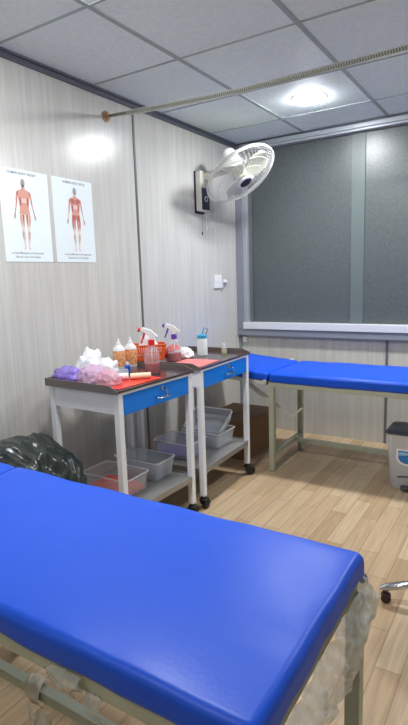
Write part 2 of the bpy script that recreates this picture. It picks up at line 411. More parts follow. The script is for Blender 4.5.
# ------------------------------------------------------------------ wall fan
FY = 3.35
fan = thing('wall_fan', 'white wall-mounted oscillating fan tilted down, with a wire cage', 'fan', (0, FY, 1.74))
MB().box((0, -.115, -.012), (.014, -.006, .280)).build('back_plate', 'panel', fan, bevel=.004)
MB().box((.014, -.118, .0), (.062, -.010, .276)).build('wall_bracket', 'ivory', fan, bevel=.010, seg=3)
cp = MB().box((.059, -.112, .010), (.067, -.014, .160)).build('control_panel', 'panel', fan, bevel=.003)
MB().lathe([(.014, 0), (.020, 0), (.020, .004), (.014, .004)], aim((.067, -.063, .085), (1, 0, 0)), 20).build('dial_ring', 'wplast', cp)
MB().lathe([(0, 0), (.008, 0), (.007, .003), (0, .004)], aim((.067, -.063, .085), (1, 0, 0)), 16).build('dial', 'panel', cp, smooth='auto')
ax = Vector((0.598, -0.088, -0.808)).normalized()
hc = Vector((.350, -.062, .214))            # centre of the cage, local to the bracket
FM = aim(hc, ax)
back = hc-ax*.13
MB().tube([(.04, -.060, .235), (.10, -.055, .245), (.17, -.035, .262), back+Vector((0,0,-.03))], [.030, .028, .026, .028], 12).build('arm', 'ivory', fan, smooth=True)
MB().lathe([(0, -.215), (.035, -.212), (.056, -.195), (.062, -.165), (.064, -.10), (.070, -.085), (.060, -.074), (0, -.070)], FM, 28).build('motor_housing', 'fanw', fan, smooth=True)
RC = .258
cage = MB()
def ring(r, z, rr=.0016, n=64):
    cage.tube([FM @ Vector((r*math.cos(2*PI*k/n), r*math.sin(2*PI*k/n), z)) for k in range(n+1)], rr, 5, cap=False)
ring(RC, 0, .0065); cage.lathe([(RC+.001, .006), (RC+.004, -.008), (RC+.001, -.016), (RC-.003, -.014), (RC-.002, -.004)], FM, 64)
for r, z in ((.20, .042), (.14, .056), (.085, .061), (.20, -.055)): ring(r, z, .0015)
NW = 54
for k in range(NW):
    a = 2*PI*k/NW
    p = []
    for (r, z, da) in ((.062, .062, -.42), (.11, .060, -.28), (.16, .053, -.15), (.205, .041, -.06), (.24, .022, 0), (RC, 0, 0)):
        p.append(FM @ Vector((r*math.cos(a+da), r*math.sin(a+da), z)))
    cage.tube(p, .0012, 4, cap=False)
    p = [FM @ Vector((r*math.cos(a), r*math.sin(a), z)) for r, z in ((RC, 0), (.235, -.04), (.18, -.062), (.11, -.068), (.062, -.07))]
    cage.tube(p, .0012, 4, cap=False)
cage.build('cage', 'wire', fan, smooth=True)
MB().lathe([(0, -.048), (.045, -.048), (.045, .02), (.03, .035), (0, .037)], FM, 24).build('blade_hub', 'blade', fan, smooth='auto')
for j in range(3):
    a0 = 2*PI*j/3+.62
    def bf(u, v):
        r = .04+u*.185; wd = .62*(1-.28*u)+.36*math.sin(PI*min(1, u*1.1)); a = a0+.42*u+(v-.5)*wd*1.5
        r2 = r-(.03*(2*v-1)**2)*u
        return FM @ Vector((r2*math.cos(a), r2*math.sin(a), .022-(v)*.055-.004*u))
    MB().grid(12, 10, bf).build('blade', 'blade', fan, smooth=True, thick=.0022)
bd = MB().lathe([(0, .058), (.060, .058), (.064, .063), (.060, .069), (.046, .073), (.044, .070), (0, .070)], FM, 36).build('centre_badge', 'fanw', fan, smooth='auto')
MB().lathe([(0, .069), (.043, .069), (.038, .073), (0, .074)], FM, 32).build('badge_face', 'panel', bd, smooth='auto')
MB().tube([(.045, -.03, .008), (.046, -.03, -.07), (.045, -.03, -.105)], .0014, 5).lathe([(0, 0), (.005, .003), (.006, .018), (.002, .026), (0, .026)], T(.045, -.03, -.13), 10).build('pull_cord', 'wplast', fan, smooth=True)
MB().tube([(.03, -.07, .008), (.031, -.07, -.10), (.030, -.07, -.14)], .0008, 5).lathe([(0, 0), (.004, .002), (.005, .020), (.002, .026), (0, .026)], T(.030, -.07, -.165), 10).build('pull_cord', 'panel', fan, smooth=True)
MB().tube([(.012, .04, .06), (.006, .09, .0), (.004, .15, -.09), (.004, .20, -.22), (.004, .235, -.36), (.004, .262, -.50)], .0022, 5).build('power_cable', 'wplast', fan, smooth=True)

# switch and plug
sw = thing('wall_switch', 'square white wall switch below the fan', 'switch', (0, 3.525, 1.235))
MB().box((0, -.062, -.048), (.016, .055, .050)).build('switch_plate', 'wplast', sw, bevel=.004)
MB().box((.016, -.040, -.008), (.019, .030, .004)).build('rocker', 'milky', sw, bevel=.001)
pg = thing('wall_plug', 'small grey plug with its cord beside the white switch', 'plug', (0, 3.63, 1.235))
MB().lathe([(0, 0), (.020, 0), (.018, .012), (.011, .026), (0, .028)], aim((0, 0, 0), (1, 0, 0)), 16).build('plug_body', 'alu', pg, smooth='auto')
MB().tube([(.02, 0, 0), (.024, -.01, -.03), (.012, -.04, -.055), (.006, -.06, -.075)], .002, 5).build('cord', 'seam', pg, smooth=True)
so = thing('pipe_cap', 'small white square cap on the back wall under the window corner', 'cap', (.055, YB, .745))
MB().box((-.020, -.018, -.022), (.020, 0, .026)).build('cap_body', 'wplast', so, bevel=.004)
MB().lathe([(0, 0), (.010, 0), (.009, .006), (0, .007)], aim((0, -.018, .002), (0, -1, 0)), 12).build('cap_screw', 'alu', so)

# ------------------------------------------------------------------ beds
def make_bed(x0, y0, tilt, lab, grp, seed, ys):
    Lm, W = 1.168, .545
    t = thing('examination_bed', lab, 'bed', (x0, y0, 0), 0, grp)
    # pads
    m = MB(); m.bm.free(); m.bm = soft_box(Lm, W, .064, .020, .006, .0045, seed, 40); bmesh.ops.translate(m.bm, verts=m.bm.verts, vec=(Lm/2, W/2, .627))
    m.build('mattress_pad', 'blue', t, smooth=True)
    hl = .60; R = Matrix.Translation((-.012, 0, .600)) @ Matrix.Rotation(tilt, 4, 'Y')
    m = MB(); m.bm.free(); m.bm = soft_box(hl, W, .056, .019, .005, .004, seed+3, 24)
    bmesh.ops.transform(m.bm, verts=m.bm.verts, matrix=R @ Matrix.Translation((-hl/2, W/2, .029)))
    m.build('headrest_pad', 'blue', t, smooth=True)
    # perimeter frame
    m = MB(); z0, z1 = .565, .597; r = .034
    m.box((-.006, .012, z0), (Lm-.012, .012+r, z1)); m.box((-.006, W-.012-r, z0), (Lm-.012, W-.012, z1))
    m.box((-.006, .012+r, z0), (-.006+r, W-.012-r, z1)); m.box((Lm-.012-r, .012+r, z0), (Lm-.012, W-.012-r, z1)); m.box((.57, .012+r, z0), (.57+r, W-.012-r, z1))
    m.build('top_frame', 'bframe', t, bevel=.002)
    hf = MB()
    for y in (.010, W-.040): hf.box((-hl+.02, y, -.028), (-.005, y+.030, .0))
    for x in (-hl+.02, -.035): hf.box((x, .040, -.026), (x+.028, W-.040, -.002))
    bmesh.ops.transform(hf.bm, verts=hf.bm.verts, matrix=R)
    h = hf.build('headrest_frame', 'bwhite', t, bevel=.002)
    for y in (.002, W-.002):
        MB().lathe([(0, -.007), (.014, -.007), (.014, .007), (0, .007)], aim((-.03, y, .600), (0, 1, 0)), 14).build('hinge', 'bwhite', t, smooth='auto')
    if tilt > .05: MB().box((-.075, W-.03, .640), (-.045, W-.004, .668)).build('corner_bracket', 'bwhite', t, bevel=.003)
    # legs, stretchers
    for x in (-.006, Lm-.030):
        for y in (.012, W-.046):
            lg = MB().box((x, y, .004), (x+.034, y+.034, .566)).build('leg', 'bframe', t, bevel=.002)
            MB().box((x+.002, y+.002, 0), (x+.032, y+.032, .006)).build('foot_cap', 'black', lg)
        MB().box((x+.002, .046, .100), (x+.032, W-.046, .132)).build('stretcher', 'bframe', t, bevel=.002)
    MB().box((.028, ys, .100), (Lm-.030, ys+.030, .130)).build('stretcher', 'bframe', t, bevel=.002)
    # ratchet of the adjustable headrest
    for y in (.118,):
        MB().bar((-.27, y, .592+.27*math.sin(tilt)-.02), (-.01, y, .425), .010, .028).build('support_strut', 'bwhite', t, bevel=.001)
    rt = MB(); y = .135
    for i in range(3): rt.poly([(.0+.036*i, y, .424-.022*i), (.040+.036*i, y, .376-.022*i), (.036+.036*i, y, .408-.022*i)])
    rt.bar((-.02, y, .428), (.107, y, .350), .005, .012); rt.bar((.100, y, .352), (.175, y, .416), .006, .012)
    rt.build('ratchet_plate', 'bwhite', t, thick=.004)
    return t
near = make_bed(.640, .545, math.radians(1.5), 'long bright blue padded bed across the foreground, its end wrapped in clear plastic', 'blue examination beds', 1, .290)
far = make_bed(.690, 2.965, math.radians(4.8), 'bright blue padded bed standing along the window wall, headrest behind the trolleys', 'blue examination beds', 5, .370)
MB().lathe([(0, 0), (.011, 0), (.011, .012), (.006, .016), (0, .016)], aim((1.155, .552, .586), (.6, .8, 0)), 12).build('corner_bolt', 'seam', near, smooth='auto')

# plastic film round the bed's end
def sheetf(u, v):
    # u runs along the end from beyond the far corner towards the camera, v runs down
    a = u*1.0
    if a < .16:
        k = a/.16; ang = PI/2*(1-k); x = 1.775+.032*math.cos(ang); y = 1.068+.032*math.sin(ang)
    else:
        k = (a-.16)/.84; x = 1.807; y = 1.066-.50*k
    drop = (.140-.02*math.sin(a*9)+.02*noise.noise(Vector((a*16, 2, 0)))) if a < .42 else (.150-.05*(a-.42)/.3+.016*noise.noise(Vector((a*20, 4, 0))))
    drop = max(.085, drop)
    n = noise.noise(Vector((a*9, v*3.5, 1.3))); n2 = noise.noise(Vector((a*26, v*9, 5.1)))
    out = .004+.036*math.sin(PI*min(1, v*.85))*(.75+.5*n)+.010*n2
    d = Vector((x-1.70, (y-1.0) if a < .16 else 0, 0)).normalized()
    return Vector((x, y, .600-drop*v+.006*n2))+d*out
wr = MB().grid(110, 34, sheetf).build('plastic_wrap', 'wrap', None, smooth=True)
tag(wr, 'crumpled clear plastic film hanging from the end of the foreground blue bed', 'plastic wrap')

def scrap(name, lab, cat, m, fn, nu=16, nv=10):
    o = MB().grid(nu, nv, fn).build(name, m, None, smooth=True, thick=.0006); tag(o, lab, cat); return o
def s1(u, v):   # beige torn tape wrapped over the low stretcher (x along the bar)
    a = -1.1+v*3.6; n = noise.noise(Vector((u*4, v*5, 2)))
    r = .030+.008*n+.016*max(0, v-.6)*u
    return Vector((.905+u*.060+.03*v+.008*n, .850+r*math.sin(a)*-1, .116+r*math.cos(a)))
scrap('torn_tape', 'beige torn tape wrapped round the low bar of the foreground bed', 'tape', 'masking', s1)
def s2(u, v):
    n = noise.noise(Vector((u*6, v*5, 7)))
    return Vector((1.395+u*.075+.012*n, .550-.012*math.sin(PI*v)+.006*n, .598-v*(.018+.03*u*(1-u)*4+.012*n)))
scrap('plastic_scrap', 'small torn plastic scrap stuck on the upper side rail of the foreground bed', 'plastic scrap', 'scrapm', s2)
def s3(u, v):
    n = noise.noise(Vector((u*5, v*5, 17)))
    return Vector((1.47+u*.035+.02*v+.012*n, .555-.008*math.sin(PI*v)+.006*n, .572-v*(.055+.012*n)))
scrap('plastic_scrap', 'thin torn plastic strip dangling from the upper rail, nearest the bed end', 'plastic scrap', 'scrapm', s3)
def s4(u, v):
    n = noise.noise(Vector((u*5, v*4, 27)))
    return Vector((.955+u*.10+.02*n, .822-.016-.02*math.sin(PI*u)-.012*n, .125-v*(.105+.01*n)))
scrap('plastic_scrap', 'crumpled clear plastic scrap hanging off the low bar beside the torn tape', 'plastic scrap', 'scrapm', s4)

# ------------------------------------------------------------------ trolleys
def make_trolley(x, y, a, wd, dp, lab):
    t = thing('instrument_trolley', lab, 'trolley', (x, y, 0), PI/2+math.radians(a), 'white metal trolleys with blue drawers')
    L = .030
    # worktop with raised lip at the back and sides, low at the front
    MB().box((-.006, -.006, .789), (wd+.006, dp+.006, .800)).build('worktop', 'top', t, bevel=.002)
    rm = MB()
    def lip(pts, th):   # pts: (x, y, ztop)
        for (ax_, ay_, az_), (bx_, by_, bz_) in zip(pts, pts[1:]):
            d = Vector((bx_-ax_, by_-ay_, 0)).normalized(); n_ = Vector((-d.y, d.x, 0))*th
            vs = [rm.bm.verts.new(p) for p in ((ax_, ay_, .786), (bx_, by_, .786), (bx_, by_, bz_), (ax_, ay_, az_),
                                               (ax_+n_.x, ay_+n_.y, .786), (bx_+n_.x, by_+n_.y, .786), (bx_+n_.x, by_+n_.y, bz_), (ax_+n_.x, ay_+n_.y, az_))]
            for q in ((0,1,2,3),(7,6,5,4),(0,4,5,1),(1,5,6,2),(2,6,7,3),(3,7,4,0)): rm.bm.faces.new([vs[j] for j in q])
    lip([(-.012, -.006, .801), (-.012, .045, .822), (-.012, dp+.012, .822), (wd+.012, dp+.012, .822), (wd+.012, .045, .822), (wd+.012, -.006, .801)], -.006)
    rm.build('worktop_rim', 'rim', t)
    for lx in (0, wd-L):
        for ly in (0, dp-L):
            lg = MB().box((lx, ly, .078), (lx+L, ly+L, .787)).build('leg', 'white', t, bevel=.002)
            cxx, cyy = lx+L/2, ly+L/2
            cs = MB()
            cs.lathe([(0, .080), (.015, .080), (.015, .064), (.024, .061), (.024, .053), (0, .053)], T(cxx, cyy, 0), 16)
            sw_ = random.uniform(-1, 1)
            o = Vector((math.cos(sw_)*.014, math.sin(sw_)*.014-.006, 0)); axd = Vector((-math.sin(sw_), math.cos(sw_), 0))
            ctr = Vector((cxx, cyy, .0315))+o
            cs.lathe([(0, -.013), (.026, -.013), (.0315, -.008), (.0315, .008), (.026, .013), (0, .013)], aim(ctr, axd), 20)
            for s_ in (-1, 1): cs.bar(ctr+axd*.017*s_+Vector((0, 0, -.004)), Vector((cxx, cyy, .060))+axd*.017*s_, .004, .030)
            cs.build('caster', 'black', t, smooth='auto')
    # side and back panels, top strip
    p = MB()
    p.box((.004, L, .690), (.010, dp-L, .786)); p.box((wd-.010, L, .690), (wd-.004, dp-L, .786)); p.box((L, dp-.010, .690), (wd-L, dp-.004, .786))
    p.box((L, .001, .776), (wd-L, .012, .788))
    p.build('body_panel', 'white', t, bevel=.001)
    d = MB().box((L+.002, .000, .684), (wd-L-.002, .014, .775)).box((L+.006, .014, .692), (wd-L-.006, dp-.05, .70)).build('drawer', 'drawer', t, bevel=.002)
    cx0 = wd/2+.02
    MB().tube([(cx0-.045, .0, .722), (cx0-.045, -.022, .720), (cx0-.035, -.026, .719), (cx0+.030, -.026, .719), (cx0+.040, -.022, .720), (cx0+.040, 0, .722)], .004, 8).build('handle', 'chrome', d, smooth=True)
    MB().lathe([(0, 0), (.012, 0), (.011, .006), (.005, .008), (0, .008)], aim((cx0+.008, 0, .757), (0, -1, 0)), 16).bar((cx0+.008, -.008, .757), (cx0+.008, -.026, .757), .003, .014).build('lock', 'chrome', d, smooth='auto')
    MB().tube([(cx0+.008, -.024, .752), (cx0+.02, -.024, .742), (cx0+.016, -.022, .726), (cx0+.026, -.020, .712)], .0035, 6).build('key', 'chrome', d, smooth=True)
    sh = MB().box((.002, .002, .222), (wd-.002, dp-.002, .230))
    sh.box((.030, -.001, .205), (wd-.030, .003, .236)); sh.box((.030, dp-.003, .205), (wd-.030, dp+.001, .236)); sh.box((-.001, .03, .205), (.003, dp-.03, .236)); sh.box((wd-.003, .03, .205), (wd+.001, dp-.03, .236))
    sh.build('lower_shelf', 'shelf', t, bevel=.001)
    return t
make_trolley(.600, 1.648, -2.0, .548, .45, 'white metal trolley with blue drawer, nearest the posters, heaped with pink and purple bags')
make_trolley(.622, 2.276, 2.2, .596, .44, 'white metal trolley with blue drawer next to the bed headrest, carrying the blue-capped bottle')

# ------------------------------------------------------------------ clear tubs on the shelves
def tub(lab, x0, x1, y0, y1, z, h, m, base=None, rot=0, name='plastic_box', tilt=None):
    cxm, cym = (x0+x1)/2, (y0+y1)/2; lx, ly = (x1-x0)/2, (y1-y0)/2
    t = thing(name, lab, 'plastic box', (cxm, cym, z), math.radians(rot), 'clear plastic boxes on the trolley shelves')
    if tilt: t.rotation_euler = tilt
    def loop(k, zz, n=5, r=.022):
        out = []
        ax_, ay_ = lx*k, ly*k
        for (sx, sy, a0) in ((1,1,0), (-1,1,PI/2), (-1,-1,PI), (1,-1,1.5*PI)):
            for i in range(n): a = a0+PI/2*i/(n-1); out.append(Vector((sx*(ax_-r)+r*math.cos(a), sy*(ay_-r)+r*math.sin(a), zz)))
        return out
    b = MB()
    loops = [loop(.86, 0), loop(.90, .004), loop(.985, h-.002), loop(.965, h-.002), loop(.885, .007), loop(.84, .004)]
    vs = [[b.bm.verts.new(p) for p in l] for l in loops]
    for A, B in zip(vs, vs[1:]):
        for i in range(len(A)): b.bm.faces.new((A[i], A[(i+1)%len(A)], B[(i+1)%len(A)], B[i]))
    b.bm.faces.new(vs[0][::-1]); b.bm.faces.new(vs[-1])
    b.build('body', m, t, smooth='auto')
    q = MB(); l1 = loop(.975, h-.004); l2 = loop(1.02, h-.004); l3 = loop(1.02, h+.001); l4 = loop(.965, h+.001)
    vs = [[q.bm.verts.new(p) for p in l] for l in (l1, l2, l3, l4)]
    for A, B in zip(vs, vs[1:]+vs[:1]):
        for i in range(len(A)): q.bm.faces.new((A[i], A[(i+1)%len(A)], B[(i+1)%len(A)], B[i]))
    q.build('rim', 'rimc', t, smooth='auto')
    return t
zs = .2305
tub('clear plastic box with coral sheets inside, nearest on the first trolley shelf', .225, .515, 1.755, 1.945, zs, .100, 'clear')
tub('empty cloudy plastic box behind the coral one, on the first trolley shelf', .205, .505, 2.015, 2.185, zs, .100, 'clear2')
tub('clear plastic box holding purple packs, left on the second trolley shelf', .215, .475, 2.355, 2.560, zs, .095, 'clear2')
tub('cloudy plastic box with a second box tilted in it, right on the shelf', .245, .525, 2.605, 2.820, zs, .095, 'clear2')
tb = tub('clear plastic box tilted up inside another box at the far end, second trolley shelf', .240, .515, 2.635, 2.835, .335, .055, 'clear2', name='plastic_box')
tb.location = (.375, 2.752, .335); tb.rotation_euler = (math.radians(30), 0, 0)
def slab(name, lab, cat, m, x0, x1, y0, y1, z, h, rz=0, wav=.003, seed=0, group=None):
    """thin sheet / folded cloth with soft waves and a closed rim"""
    cxm, cym = (x0+x1)/2, (y0+y1)/2; b = MB(); n = 16
    def top(u, v):
        nn = noise.noise(Vector((u*4+seed, v*4, seed)))
        e = .004*noise.noise(Vector((u*9, v*9, seed+3)))
        return Vector(((u-.5)*(x1-x0)+e, (v-.5)*(y1-y0)+e, h+wav*(nn+.6)))
    g = [[b.bm.verts.new(top(i/n, j/n)) for j in range(n+1)] for i in range(n+1)]
    l = [[b.bm.verts.new(Vector((g[i][j].co.x, g[i][j].co.y, 0))) for j in range(n+1)] for i in range(n+1)]
    for i in range(n):
        for j in range(n):
            b.bm.faces.new((g[i][j], g[i+1][j], g[i+1][j+1], g[i][j+1])); b.bm.faces.new((l[i][j], l[i][j+1], l[i+1][j+1], l[i+1][j]))
        b.bm.faces.new((g[i][0], l[i][0], l[i+1][0], g[i+1][0])); b.bm.faces.new((g[i][n], g[i+1][n], l[i+1][n], l[i][n]))
        b.bm.faces.new((g[0][i], g[0][i+1], l[0][i+1], l[0][i])); b.bm.faces.new((g[n][i], l[n][i], l[n][i+1], g[n][i+1]))
    o = b.build(name, m, None, smooth='auto'); o.location = (cxm, cym, z); o.rotation_euler = (0, 0, math.radians(rz)); tag(o, lab, cat, group); return o
slab('folded_sheet', 'coral red folded sheets inside the nearest clear box', 'sheet', 'coral', .250, .490, 1.778, 1.924, zs+.008, .020, 0, .008, 3)
slab('folded_pack', 'purple packs lying in the bottom of the clear box on the second shelf', 'pack', 'purp', .235, .455, 2.380, 2.535, zs+.008, .010, 0, .004, 5)
slab('folded_cloth', 'dark grey folded cloth inside the empty-looking cloudy box', 'cloth', 'slate', .23, .44, 2.04, 2.15, zs+.008, .020, 0, .008, 9)

# ------------------------------------------------------------------ things on the worktops
ZT = .8005
slab('red_sheet', 'glossy red sheet laid along the front edge of the first trolley top', 'sheet', 'redsheet', .440, .592, 1.672, 1.975, ZT, .0016, -2, .0018, 2)
slab('pink_sheet', 'salmon pink sheet on the front left of the second trolley top', 'sheet', 'pinksheet', .395, .600, 2.290, 2.520, ZT, .0016, 6, .0018, 4)
def mass(name, lab, cat, m, loc, r, amp, freq, seed, rz=0, group=None, sub=4):
    o = crumple(*r, amp, freq, seed, sub).build(name, m, None, smooth=True); o.location = loc; o.rotation_euler = (0, 0, rz); tag(o, lab, cat, group); return o
mass('plastic_bag', 'lavender purple plastic bag at the back left corner of the trolley top', 'bag', 'purple', (.185, 1.758, ZT), (.088, .058, .050), .30, 1.6, 1, group='crumpled bags on the first trolley')
mass('plastic_bag', 'pink crumpled bag in the middle of the heap, beside the lavender one', 'bag', 'pink', (.345, 1.768, ZT+.001), (.066, .066, .060), .50, 3.6, 2, group='crumpled bags on the first trolley')
mass('plastic_bag', 'rosy crumpled bag at the front of the heap above the white panel', 'bag', 'pink2', (.478, 1.730, ZT+.0035), (.052, .046, .052), .50, 3.8, 3, group='crumpled bags on the first trolley')
mass('tissue_wad', 'white crumpled tissue behind the pink bags', 'tissue', 'tissue', (.160, 1.940, ZT), (.066, .068, .092), .46, 1.5, 4)
mass('tissue_wad', 'smaller white crumpled tissue next to the white-and-orange bottles', 'tissue', 'tissue', (.285, 1.930, ZT), (.046, .056, .065), .50, 1.6, 9)
# transparent bottle lying on the bags
bt = thing('clear_bottle', 'small clear bottle with a blue cap lying beside the tissue', 'bottle', (.30, 1.855, ZT+.020), .3)
Bm = Matrix.Rotation(PI/2, 4, 'X')
MB().lathe([(0, -.06), (.017, -.058), (.019, -.045), (.019, .030), (.008, .046), (.008, .055), (0, .055)], Bm, 18).build('bottle_body', 'clear2', bt, smooth='auto')
MB().lathe([(0, .052), (.011, .052), (.011, .075), (0, .076)], Bm, 16).build('cap', 'bluep', bt, smooth='auto')
bt.location.z = ZT+.10; bt.location.x = .235; bt.location.y = 1.90
bt.location = (.375, 1.895, ZT+.0195); bt.rotation_euler = (0, 0, -.5)
bx = thing('blue_bottle', 'small upright blue bottle with a white cap beside the tissue', 'bottle', (.345, 2.015, ZT))
MB().lathe([(0, 0), (.014, 0), (.015, .004), (.015, .036), (.008, .044), (0, .044)], None, 16).build('bottle_body', 'bluep', bx, smooth='auto')
MB().lathe([(0, .043), (.008, .043), (.007, .056), (0, .057)], None, 14).build('cap', 'wplast', bx, smooth='auto')
# white squeeze bottles
def squeeze(x, y, lab):
    t = thing('squeeze_bottle', lab, 'bottle', (x, y, ZT), random.uniform(.2, .6), 'white bottles with orange labels')
    MB().lathe([(0, 0), (.032, 0), (.034, .004), (.034, .098), (.032, .110), (.018, .124), (.0115, .130), (0, .130)], None, 24, 1, .8).build('bottle_body', 'wplast', t, smooth='auto')
    MB().lathe([(.0346, .012), (.0348, .013), (.0348, .095), (.0346, .096)], None, 24, 1, .8).build('label', 'label', t, smooth=True)
    MB().lathe([(0, .128), (.013, .128), (.012, .140), (.007, .144), (.005, .162), (0, .163)], None, 18).build('nozzle_cap', 'wplast', t, smooth='auto')
squeeze(.212, 2.105, 'white squeeze bottle with orange label, left of the pair by the wall')
squeeze(.228, 2.182, 'white squeeze bottle with orange label, right of the pair, by the basket')
# rolls
def roll(p, q, r, m, lab):
    p = Vector(p); q = Vector(q); L = (q-p).length; t = thing('bandage_roll', lab, 'roll', (p+q)/2, 0, 'rolls lying on the first trolley')
    mt = aim((0, 0, 0), q-p)
    MB().lathe([(0, -L/2+.003), (r*.3, -L/2+.003), (r*.34, -L/2), (r*.95, -L/2), (r, -L/2+.002), (r, L/2-.002), (r*.95, L/2), (r*.34, L/2), (r*.3, L/2-.003), (0, L/2-.003)], mt, 20).build('rolled_band', m, t, smooth='auto')
    MB().lathe([(0, -L/2-.001), (r*.3, -L/2-.001), (r*.3, L/2+.001), (0, L/2+.001)], mt, 12).build('core', 'milky', t, smooth='auto')
roll((.425, 1.805, ZT+.0205), (.484, 1.858, ZT+.0205), .0165, 'wplast', 'white roll lying on the red sheet, beside the rosy bag')
roll((.490, 1.863, ZT+.0185), (.562, 1.930, ZT+.0185), .0145, 'cream', 'cream roll lying on the red sheet in front of the spray bottle')
# orange basket bridging the two worktop rims
ba = thing('orange_basket', 'orange slotted plastic basket behind the spray bottles', 'basket', (.252, 2.312, .8225), math.radians(44))
bk = MB(); lx, ly, hh = .092, .060, .085
def bl(k, z): return [Vector((sx*lx*k, sy*ly*k, z)) for sx, sy in ((-1,-1),(1,-1),(1,1),(-1,1))]
for z0_, z1_ in ((0, .010), (.040, .046), (.074, .085)):
    k0 = .88+.14*z0_/hh; k1 = .88+.14*z1_/hh; A = bl(k0, z0_); B = bl(k1, z1_)
    for i in range(4):
        j = (i+1)%4; bk.poly([A[i], A[j], B[j], B[i]])
for i in range(4):
    A = bl(.88, 0); B = bl(1.02, hh); j = (i+1)%4; cnt = 15 if i%2 == 0 else 9
    for c_ in range(cnt):
        u0, u1 = (c_+.0)/cnt, (c_+.55)/cnt
        bk.poly([A[i].lerp(A[j], u0), A[i].lerp(A[j], u1), B[i].lerp(B[j], u1), B[i].lerp(B[j], u0)])
bk.poly(bl(.88, 0)); bk.build('basket_body', 'orange', ba, thick=.0025)
MB().tube([(-lx*1.03, -ly*1.03, hh), (lx*1.03, -ly*1.03, hh), (lx*1.03, ly*1.03, hh), (-lx*1.03, ly*1.03, hh), (-lx*1.03, -ly*1.03, hh)], .0035, 6).build('basket_rim', 'orange', ba, smooth='auto')
mass('white_bag', 'white plastic bag peaking out of the orange basket', 'bag', 'wbag', (.252, 2.312, .828), (.056, .038, .120), .35, 1.7, 12)
mass('white_bag', 'low white plastic bag between the purple spray bottle and the blue-capped bottle', 'bag', 'wbag', (.335, 2.545, ZT), (.055, .060, .050), .40, 1.9, 13)
mass('red_cloth', 'small red cloth tucked against the wall behind the low white bag', 'cloth', 'redp', (.222, 2.60, ZT), (.045, .060, .050), .35, 1.9, 15)
# spray bottles
def spray(x, y, rz, col, lab, fill, hgt=.15):
    t = thing('spray_bottle', lab, 'spray bottle', (x, y, ZT), rz, 'trigger spray bottles on the trolleys')
    prof = [(0, 0), (.037, 0), (.040, .004), (.040, .095), (.035, .115), (.016, hgt-.006), (.013, hgt), (0, hgt)]
    MB().lathe(prof, None, 28).build('bottle_body', 'clear' if col == 'purp' else M['pinkclear'], t, smooth='auto')
    MB().lathe([(0, .003), (.0385, .003), (.0385, fill), (0, fill+.0005)], None, 26).build('liquid', 'red', t, smooth='auto')
    MB().tube([(0, 0, .01), (0, 0, hgt)], .002, 6).build('dip_tube', 'wplast', t, smooth=True)
    nk = MB().lathe([(.0, hgt-.008), (.017, hgt-.008), (.017, hgt+.018), (.012, hgt+.022), (0, hgt+.022)], None, 20).build('screw_collar', 'redp' if col == 'redp' else 'purp', t, smooth='auto')
    hd = MB()   # head: rises from the collar, long white shroud, nozzle pointing to local -x
    z = hgt+.018
    pr = [(-.052, z+.058), (-.038, z+.066), (.0, z+.052), (.034, z+.022), (.036, z+.012), (.012, z+.014), (.010, z), (-.010, z), (-.012, z+.024), (-.036, z+.040), (-.052, z+.046)]
    for s_ in (-1, 1): hd.poly([(a, s_*.011, b) for a, b in (pr if s_ < 0 else pr[::-1])])
    for i in range(len(pr)):
        (a, b), (c, d) = pr[i], pr[(i+1)%len(pr)]; hd.poly([(a, -.011, b), (a, .011, b), (c, .011, d), (c, -.011, d)])
    bmesh.ops.remove_doubles(hd.bm, verts=hd.bm.verts, dist=.0001)
    hd.build('spray_head', 'wplast', t, bevel=.003)
    nz = MB().lathe([(0, 0), (.010, 0), (.011, .014), (0, .015)], aim((-.050, 0, z+.052), (-1, 0, .25)), 14).build('nozzle', col, t, smooth='auto')
    MB().bar((-.030, 0, z+.044), (-.040, 0, z+.010), .012, .010, (1, 0, 0)).bar((-.040, 0, z+.013), (-.052, 0, z-.016), .012, .008, (1, 0, 0)).build('trigger', col, t, bevel=.002)
M['pinkclear'] = mat('pink_tinted_clear_plastic', (246, 218, 222), rough=.12, alpha=.24, spec=.6, bump=.3, bscale=120)
# nozzle points to the photo's left: camera right axis is (.85, .53)
rzs = math.atan2(.53, .85)
spray(.470, 2.062, rzs, 'redp', 'spray bottle with red trigger and red liquid on the first trolley', .052)
spray(.352, 2.425, rzs, 'purp', 'spray bottle with purple trigger and dark red liquid on the second trolley', .048, .135)
# pump bottle
pb = thing('drinking_bottle', 'milky white bottle with a turquoise lid and straw on the second trolley', 'bottle', (.390, 2.665, ZT))
MB().lathe([(0, 0), (.029, 0), (.032, .003), (.032, .094), (.028, .104), (.026, .108), (0, .108)], None, 26).build('bottle_body', 'milky', pb, smooth='auto')
MB().lathe([(0, .106), (.030, .106), (.030, .124), (.022, .130), (0, .131)], None, 26).build('lid', 'cyan', pb, smooth='auto')
MB().tube([(.004, .004, .128), (.005, .006, .150), (.012, .012, .172)], .004, 8).build('straw', 'cyan', pb, smooth=True)
MB().tube([(.022, .010, .128), (.030, .016, .15), (.030, .018, .160), (.020, .013, .165)], .0025, 6).build('strap', 'seam', pb, smooth=True)
sb = thing('small_bottle', 'tiny clear bottle with yellow-green liquid near the far corner of the second trolley', 'bottle', (.480, 2.775, ZT))
MB().lathe([(0, 0), (.016, 0), (.017, .003), (.017, .036), (.008, .046), (.007, .050), (0, .050)], None, 18).build('bottle_body', 'clear2', sb, smooth='auto')
MB().lathe([(0, .002), (.0158, .002), (.0158, .020), (0, .0205)], None, 18).build('liquid', 'yellow', sb, smooth='auto')
MB().lathe([(0, .049), (.008, .049), (.0075, .060), (.003, .062), (0, .062)], None, 14).build('cap', 'milky', sb, smooth='auto')

